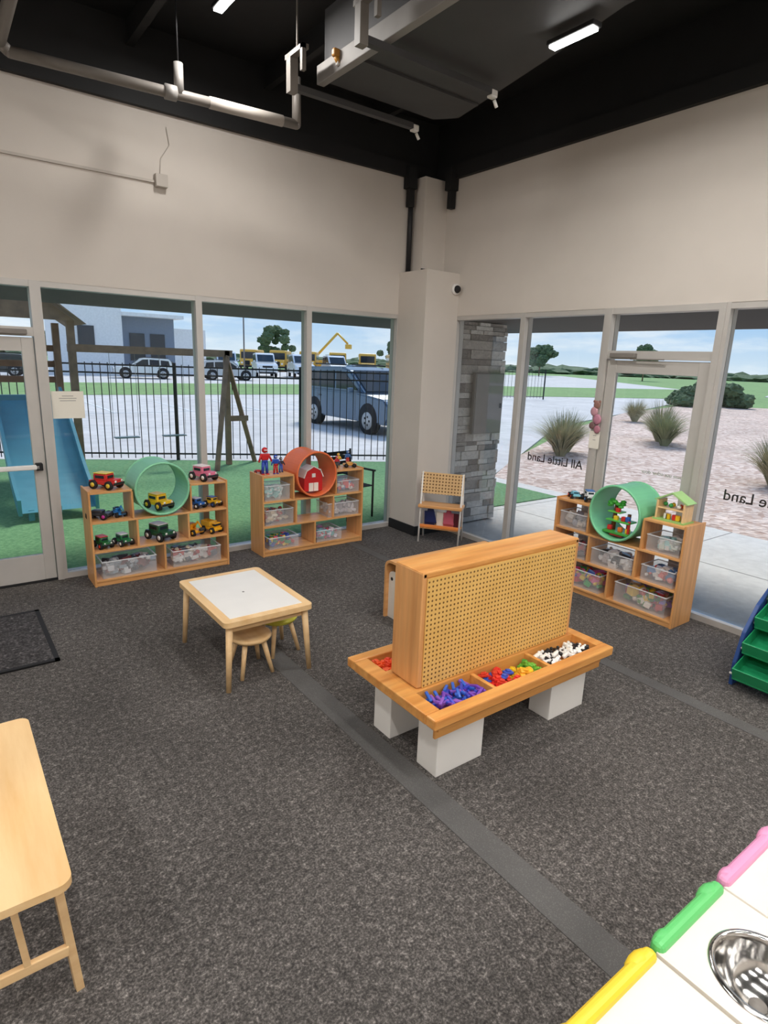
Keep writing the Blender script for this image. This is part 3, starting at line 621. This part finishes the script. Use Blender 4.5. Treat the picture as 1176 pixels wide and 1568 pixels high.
def text(name,body,loc,size,mat):
    cu=bpy.data.curves.new(name,'FONT'); cu.body=body; cu.size=size; cu.extrude=0.001; cu.offset=size*0.008; cu.align_x='CENTER'
    o=bpy.data.objects.new(name,cu); scene.collection.objects.link(o); o.location=loc; o.rotation_euler=(PI/2,0,PI/2); cu.materials.append(mat); return o
dk=pc((60,58,60))
text('window_lettering','All Little Land',(0.064,-1.96,1.05),0.12,dk); text('window_lettering','All Little Land',(0.064,-3.96,1.03),0.12,dk)
text('door_lettering','Please use other door',(0.04,-3.12,1.13),0.045,M['paper'])
# ------------------------------------------------------------ exterior
b=B(); b.bx((-200,-200,-0.3),(300,300,-0.10),M['lawn']); b.done('ground')
b=B(); b.prism([(-40,0.15),(3.4,0.15),(3.4,2.0),(6,3.6),(13,8),(60,24),(120,90),(-60,90),(-40,10)],'z',-0.1,-0.06,M['asphalt']); b.done('parking_lot')
b=B(); b.prism([(-60,26),(20,25.5),(45,18),(75,30),(40,37),(-60,38)],'z',-0.058,-0.04,M['lawn']); b.done('grass_verge')
b=B(); b.prism([(-12,0.16),(3.0,0.16),(3.0,3.6),(2.6,4.0),(-2.6,6.6),(-12,11)],'z',-0.058,-0.012,M['turf']); b.done('turf_lawn')
b=B(); b.bx((0.16,-14,-0.1),(3.35,0.14,-0.02),M['concrete']); b.bx((3.02,0.14,-0.055),(3.35,2.2,-0.02),M['concrete'])
for y in(-12,-9.6,-7.2,-4.8,-2.4,0): b.bx((0.17,y-0.006,-0.02),(3.35,y+0.006,-0.018),M['pipe'])
b.bx((1.7,-14,-0.02),(1.712,0.14,-0.018),M['pipe']); b.done('concrete_walkway')
b=B(); b.prism([(3.36,-40),(3.36,1.9),(5.5,3.3),(12.5,7.0),(22,11),(34,14),(45,2),(44,-20),(30,-40)],'z',-0.09,-0.03,M['gravel']); b.done('gravel_bed')
b=B(); b.prism([(46,-60),(46,5),(60,20),(120,40),(120,34),(66,12),(54,0),(54,-60)],'z',-0.1,-0.055,M['asphalt']); b.done('road')
b=B()
for i in range(12):
    x=-8+i*2.7; b.box((x,19,-0.055),(0.1,5,0.01),M['white'])
b.box((6,16.4,-0.055),(30,0.1,0.01),M['white'])
b.done('parking_lines')
b=B(); b.bx((-9,0.15,2.50),(2.7,2.3,2.85),M['soffit']); b.bx((0.15,-12,2.50),(2.7,0.15,2.85),M['soffit']); b.done('canopy_roof')
# stone pillar
b=B(); b.bx((0.22,-0.30,-0.015),(0.99,0.5,2.49),plain('mortar',(110,104,100),0.9))
z=0.0
while z<2.47:
    h=random.choice([0.05,0.07,0.09,0.11]); h=min(h,2.49-z)
    x=0.2
    while x<1.0:
        w=min(random.uniform(0.12,0.34),1.02-x); d=random.uniform(0.005,0.04); b.bx((x+0.002,-0.30-d,z+0.002),(x+w-0.003,-0.28,z+h-0.004),M['stone']); x+=w
    y=-0.3
    while y<0.5:
        w=min(random.uniform(0.12,0.34),0.5-y+0.01)
        if w<0.02: break
        d=random.uniform(0.01,0.03); b.bx((0.97,y+0.002,z+0.002),(0.99+d,y+w-0.002,z+h-0.003),M['stone']); b.bx((0.22-d,y+0.002,z+0.002),(0.24,y+w-0.002,z+h-0.003),M['stone']); y+=w
    z+=h
b.done('stone_pillar')
b=B(); b.bx((0.44,-0.40,1.15),(0.95,-0.345,1.9),plain('panel_reflection_grey',(112,108,104),0.3),0.01); b.bx((0.46,-0.405,1.17),(0.93,-0.40,1.88),plain('panel_door',(124,120,116),0.3)); b.box((0.9,-0.41,1.5),(0.02,0.02,0.06),M['darkmetal'],0.003); b.done('electrical_panel')  # box on the pillar; a darker reflection is put into its grey
# patio chair just outside the north glass
b=B(); K=M['rubber']
for x in(-0.22,0.22):
    b.cyl((x,-0.2,0),(x,-0.2,0.62),0.014,K,8); b.cyl((x,0.22,0),(x,0.26,0.85),0.014,K,8); b.box((x,0.0,0.62),(0.04,0.46,0.02),K,0.004)
for i in range(7): b.box((0,-0.18+i*0.06,0.42),(0.44,0.045,0.012),K)
for i in range(6): b.box((0,0.24+i*0.003,0.48+i*0.065),(0.44,0.012,0.045),K)
b.done('patio_chair',(-0.62,0.7,-0.012),0.15)
F=M['fence']
def fence(pa,pb,sp,zb=-0.05):
    b=B(); pa=Vector(pa); pb=Vector(pb); Lf=(pb-pa).length; n=int(Lf/sp)
    rz=math.atan2(pb.y-pa.y,pb.x-pa.x)
    for z in(0.15,1.65,1.8): b.box((Lf/2,0,z),(Lf,0.025,0.03),F)
    for i in range(n+1):
        x=i*Lf/n
        if i%18==0: b.box((x,0,0.92),(0.06,0.06,1.9),F)
        else: b.box((x,0,0.95),(0.014,0.014,1.78),F)
    b.done('iron_fence',(pa.x,pa.y,zb),rz)
fence((-7.5,9.1),(3.3,3.75),0.13)
fence((18,22),(27,20),0.25)
# playground set
b=B(); C=M['cedar']
for x,y in((-4.6,4.4),(-3.15,4.4),(-4.6,5.7),(-3.15,5.7)): b.box((x,y,1.18),(0.1,0.1,2.44),C)
b.bx((-4.65,4.35,1.15),(-3.1,5.75,1.25),C)
for z in(1.5,1.75,2.0):
    b.box((-4.65,5.05,z),(0.03,1.3,0.1),C); b.box((-3.87,5.73,z),(1.5,0.03,0.1),C)
b.prism([(-4.55,2.4),(-3.1,2.4),(-3.83,2.95)],'y',4.3,4.38,C); b.prism([(-4.7,2.36),(-3.83,3.04),(-2.96,2.36),(-3.83,2.96)],'y',4.2,5.9,C)
b.box((-1.75,5.05,2.02),(2.7,0.09,0.12),C)
b.box((-0.5,5.05,1.03),(0.09,0.09,2.08),C); b.cyl((-0.52,5.02,1.98),(0.08,5.17,-0.012),0.055,C,4); b.cyl((-0.5,5.02,1.98),(-0.95,4.5,-0.012),0.05,C,4); b.box((-0.3,5.06,0.85),(0.4,0.05,0.1),C)
for x in(-2.3,-1.5):
    for s in(-0.2,0.2): b.cyl((x+s,5.05,2.0),(x+s,5.05,0.6),0.004,M['ductlit'],6)
    b.box((x,5.05,0.58),(0.40,0.15,0.02),pc((60,90,90)),0.008)
b.done('wooden_playset')
b=B(); sl=plain('slide_plastic',(80,150,168),0.35); prof=[]
for i in range(17):
    t=i/16; prof.append((4.25-2.0*t,1.2*(1-t)**1.1+0.1+0.05*math.sin(t*2*PI)))
for i in range(16):
    (ya,za),(yb,zb2)=prof[i],prof[i+1]
    b.quad([(-4.2,ya,za),(-3.4,ya,za),(-3.4,yb,zb2),(-4.2,yb,zb2)],sl)
    for x in(-4.24,-3.4,-3.82):
        hh=0.16 if x!=-3.82 else 0.05
        b.prism([(ya,za-0.03),(yb,zb2-0.03),(yb,zb2+hh),(ya,za+hh)],'x',x,x+0.04,sl)
b.bx((-4.2,4.2,1.2),(-3.4,4.3,1.35),sl)
for x in(-4.1,-3.5): b.bx((x-0.03,2.3,-0.012),(x+0.03,2.36,0.12),sl)
b.done('playground_slide')
# vehicles (heading +x local)
def vehicle(name,loc,rz,col,L=4.9,H=1.85,W=1.95,van=False):
    b=B(); P=carpaint(col); s=L/4.9; g=0.35
    body=[(-2.4,0.45),(-2.42,0.95),(-2.3,1.12),(0.9,1.14),(2.2,1.02),(2.42,0.85),(2.45,0.5),(2.3,0.32),(-2.25,0.32)]
    b.prism([(x*s,z*H/1.85) for x,z in body],'y',-W/2,W/2,P,0.05)
    roof=[(-2.32,1.08),(-2.2,1.6),(-2.0,1.8),(-0.1,1.85),(0.35,1.76),(1.15,1.12)] if not van else [(-2.4,1.0),(-2.4,2.2),(1.6,2.2),(1.8,1.8),(1.9,1.0)]
    b.prism([(x*s,z*H/1.85) for x,z in roof],'y',-W/2+0.1,W/2-0.1,P,0.04)
    for sy in(-1,1):
        y0=sy*(W/2-0.1)
        for q in([(-2.1,1.2),(-2.0,1.62),(-1.35,1.68),(-1.35,1.2)],[(-1.25,1.2),(-1.25,1.68),(-0.45,1.72),(-0.45,1.2)],[(-0.35,1.2),(-0.35,1.72),(0.1,1.7),(0.85,1.2)]):
            b.prism([(x*s,z*H/1.85) for x,z in q],'y',y0,y0+sy*0.012,M['carglass'])
        b.box((-1.15*s,sy*W/2,0.95*H/1.85),(0.16,0.03,0.03),M['darkmetal']); b.box((0.7*s,sy*(W/2+0.08),1.2*H/1.85),(0.14,0.18,0.14),P,0.03)
        for x in(-1.5,1.5):
            b.cyl((x*s,sy*(W/2-0.2),0.38),(x*s,sy*(W/2+0.015),0.38),0.38,M['rubber'],28); b.cyl((x*s,sy*(W/2+0.012),0.38),(x*s,sy*(W/2+0.03),0.38),0.25,M['alu'],20)
            b.cyl((x*s,sy*(W/2-0.02),0.43),(x*s,sy*(W/2+0.006),0.43),0.45,M['rubber'],28)
            for k in range(5):
                a=k*2*PI/5; b.box((x*s+0.12*math.cos(a),sy*(W/2+0.032),0.38+0.12*math.sin(a)),(0.06,0.01,0.06),M['rubber'])
        b.box((2.36*s,sy*0.7,0.85*H/1.85),(0.16,0.35,0.16),M['white'],0.03); b.box((-2.38*s,sy*0.82,0.95*H/1.85),(0.1,0.2,0.3),pc((170,30,30)),0.02)
        for x in(-1.3,-0.4,0.85): b.box((x*s,sy*(W/2+0.001),0.75*H/1.85),(0.012,0.004,0.7),M['darkmetal'])
    b.box((0.76*s,0,1.46*H/1.85),(0.9*s,W*0.78,0.03),M['carglass'],0.0,Matrix.Rotation(0.68,4,'Y'))
    b.box((2.43*s,0,0.8*H/1.85),(0.06,1.0,0.2),M['rubber'],0.01); b.box((2.4*s,0,0.42),(0.12,W*0.8,0.14),M['darkmetal'],0.02); b.box((-2.36*s,0,1.4*H/1.85),(0.04,W*0.7,0.35),M['carglass'],0.01)
    for sy in(-1,1): b.box((-1.0*s,sy*0.7,1.9*H/1.85),(1.8,0.04,0.04),M['darkmetal'])
    return b.done(name,loc,rz)
vehicle('suv',(6.0,9.9,-0.06),-PI/2,(98,118,138))
cols=[(60,62,66),(235,235,235),(200,200,205),(90,96,104),(240,240,240)]
for i,x in enumerate((-1,9,15.5,27,33)): vehicle('parked_car',(x,47-x*0.18,-0.06),-0.2+random.choice((0,PI)),cols[i],4.5,1.6)
for i in range(5): vehicle('parked_truck',(16+i*3.9,56-i*0.8,-0.06),-1.9,random.choice([(240,240,240),(225,228,232)]),5.5,2.4,2.1)
def bus(loc,rz):
    b=B(); Y=pc((220,172,70),0.4)
    b.bx((-4.5,-1.2,0.6),(3.3,1.2,2.95),Y,0.15); b.bx((3.2,-1.0,0.6),(4.5,1.0,1.6),Y,0.12); b.bx((3.28,-1.0,1.7),(3.34,1.0,2.6),M['carglass'])
    for s in(-1,1):
        for i in range(8): b.bx((-4.1+i*0.9,s*1.2-0.01,1.8),(-3.4+i*0.9,s*1.2+0.01,2.45),M['carglass'])
        for x in(-2.5,3.2): b.cyl((x,s*1.0,0.5),(x,s*1.22,0.5),0.5,M['rubber'],20)
        b.box((4.5,s*0.7,1.1),(0.06,0.25,0.25),M['white'],0.02); b.bx((-4.3,s*1.21,1.3),(3.2,s*1.23,1.4),M['rubber'])
    b.bx((4.48,-0.4,0.8),(4.54,0.4,1.4),M['rubber']); b.bx((4.4,-1.1,0.5),(4.6,1.1,0.75),M['rubber'])
    b.done('school_bus',loc,rz)
for i in range(7):
    f=i/6; bus((34+20*f,80-16*f,-0.06),-2.15)
b=B(); Y=pc((232,190,80),0.4)
b.box((0,0,1.2),(4,2.2,1.2),Y,0.1)
for x in(-1.3,1.3):
    for s in(-1,1): b.cyl((x,s*1.0,0.6),(x,s*1.3,0.6),0.6,M['rubber'],20)
b.cyl((-1.5,0,1.8),(2.5,0,6.0),0.2,Y,8); b.cyl((2.5,0,6.0),(4.2,0,4.4),0.16,Y,8); b.box((4.3,0,4.0),(0.9,0.9,0.7),Y,0.05); b.box((-1.6,0,2.0),(1.4,1.6,1.0),Y,0.1)
b.done('boom_lift',(46,80,-0.06),-0.8)
# buildings
b=B(); bw=plain('render_white',(236,234,232),0.8); bg=plain('panel_bluegrey',(120,132,148),0.6)
b.bx((4.2,52,-0.06),(9.2,59,6.0),bw); b.bx((9.2,53,-0.06),(14,59,5.0),bg); b.bx((9.2,51.6,5.0),(14.5,59,5.3),bw); b.bx((14.0,53,-0.06),(17,59,4.2),bw)
b.bx((5.6,51.9,2.2),(6.9,52.02,4.0),M['carglass'])
for x in(10,11.8): b.bx((x,52.9,1.2),(x+1.3,53.02,3.6),M['carglass'])
b.done('modern_building')
b=B(); hw=plain('house_siding',(206,200,192),0.8); hr=plain('roof_shingles',(112,104,98),0.9)
b.bx((0,0,0),(10,8,3),hw); b.prism([(-0.5,2.9),(10.5,2.9),(5,5.6)],'y',-0.4,8.4,hr); b.prism([(0.3,3.0),(9.7,3.0),(5,5.3)],'y',-0.45,-0.4,hw)
for x in(1.5,6.5): b.bx((x,-0.03,1),(x+1.4,0.0,2.2),M['carglass'])
b.done('neighbour_house',(20,100,-0.06),-0.5)
def tree(loc,h,w):
    b=B(); b.cyl((0,0,0),(0,0,h*0.5),h*0.02,M['cedar'],8)
    for i in range(22):
        a=random.uniform(0,2*PI); z=random.uniform(0.35,0.95)*h; r=random.uniform(0,w*0.36)*(1.25-abs(z/h-0.6)*1.6)
        b.clump((r*math.cos(a),r*math.sin(a),z),w*random.uniform(0.09,0.16),M['leaf'],(1,1,0.8))
    o=b.done('tree',loc)
for (x,y,h,w) in((45,94,7,7),(66,88,6.5,6),(14,108,6,8),(112,64,7,6),(104,84,6.5,8)): tree((x,y,-0.1),h,w)
b=B()
for i in range(120):
    a=math.radians(2+i*0.8); b.clump((235*math.cos(a)-20,235*math.sin(a)-20,-0.5),random.uniform(4,7),M['leaf'],(1.6,1.6,0.45))
b.done('distant_tree_line')
def tuft(loc,h=0.9,n=520):
    b=B(); t=bmesh.new(); 
    for i in range(n):
        a=random.uniform(0,2*PI); lean=random.uniform(0.15,1.1); hh=h*random.uniform(0.75,1.1); pts=[]
        for k in range(5):
            s=k/4; rr_=lean*h*0.8*s**1.5+0.1; pts.append(Vector((rr_*math.cos(a),rr_*math.sin(a),hh*(s-0.42*lean*s*s))))
        sd=Vector((-math.sin(a),math.cos(a),0)); pv=None
        for k in range(5):
            w=0.014*(1-k/4.3); cur=(t.verts.new(pts[k]-sd*w),t.verts.new(pts[k]+sd*w))
            if pv: t.faces.new((pv[0],pv[1],cur[1],cur[0]))
            pv=cur
    b.add(t,random.choice([M['tuft1'],M['tuft2']])); b.done('ornamental_grass',loc)
M['tuft1']=plain('grass_blades_olive',(150,154,114),0.8,var=0.3,scale=3); M['tuft2']=plain('grass_blades_tan',(170,164,130),0.8,var=0.3,scale=3)
for (x,y,h) in((6.9,3.1,1.15),(7.6,3.5,1.1),(12.3,3.7,1.3),(11.5,3.1,1.05),(7.7,-1.2,1.1),(8.4,-1.9,1.15),(18,8,1),(16,-1,1)): tuft((x,y,-0.03),h)
b=B()
for i in range(46): 
    a=random.uniform(0,PI); b.clump((1.9*math.cos(a),random.uniform(-0.9,0.9),0.35+1.05*math.sin(a)*random.random()),random.uniform(0.35,0.5),M['leaf'],(1,1,0.8))
b.done('hedge_shrub',(33.5,12.6,-0.1),-0.6)
for x,y in((64,26),(24,60),(90,20)):
    b=B(); b.cyl((0,0,0),(0,0,8),0.09,M['pipe'],8); b.box((0.5,0,8),(1.1,0.3,0.12),M['pipe']); b.done('parking_lot_lamp',(x,y,-0.06))
# ------------------------------------------------------------ light
sun=bpy.data.lights.new('sun','SUN'); sun.energy=3.4; sun.angle=math.radians(16); sun.color=(1,0.965,0.91)
so=bpy.data.objects.new('sun',sun); d=Vector((-0.55,-0.5,-0.85)); so.rotation_euler=d.to_track_quat('-Z','Y').to_euler(); scene.collection.objects.link(so)
w=bpy.data.worlds.new('sky'); scene.world=w; w.use_nodes=True; nt=w.node_tree; bg_=nt.nodes['Background']
tc=N(nt,'ShaderNodeTexCoord'); sp=N(nt,'ShaderNodeSeparateXYZ'); nt.links.new(tc.outputs['Generated'],sp.inputs[0])
g=ramp(nt,sp.outputs[2],[(0.0,s2l((198,214,228))),(0.08,s2l((146,186,226))),(0.5,s2l((104,154,218)))])
mp=N(nt,'ShaderNodeMapping'); mp.inputs['Scale'].default_value=(2.2,2.2,11); nt.links.new(tc.outputs['Generated'],mp.inputs['Vector'])
cn=noise(nt,mp.outputs['Vector'],2.2,6,0.6); cf=ramp(nt,cn,[(0.44,(0,)*3),(0.66,(0.85,)*3)])
sk=mixc(nt,cf,g,s2l((226,231,237))); nt.links.new(sk,bg_.inputs['Color']); bg_.inputs['Strength'].default_value=1.25
# ------------------------------------------------------------ camera
cam=bpy.data.cameras.new('camera'); co=bpy.data.objects.new('camera',cam); scene.collection.objects.link(co)
Fv=Vector((0.5826,0.7754,-0.2434)); Rv=Vector((0.8044,-0.5930,0.0362)); Dv=Vector((-0.1163,-0.2168,-0.9693))
m=Matrix.Identity(4)
for i in range(3): m[i][0]=Rv[i]; m[i][1]=-Dv[i]; m[i][2]=-Fv[i]
m=Matrix.Translation((-4.905,-5.762,2.0))@m; co.matrix_world=m
cam.sensor_fit='HORIZONTAL'; cam.sensor_width=36; cam.lens=922.4/1176*36; cam.clip_start=0.05; cam.clip_end=600
scene.camera=co
scene.view_settings.view_transform='Standard'; scene.view_settings.look='None'; scene.view_settings.exposure=0.0
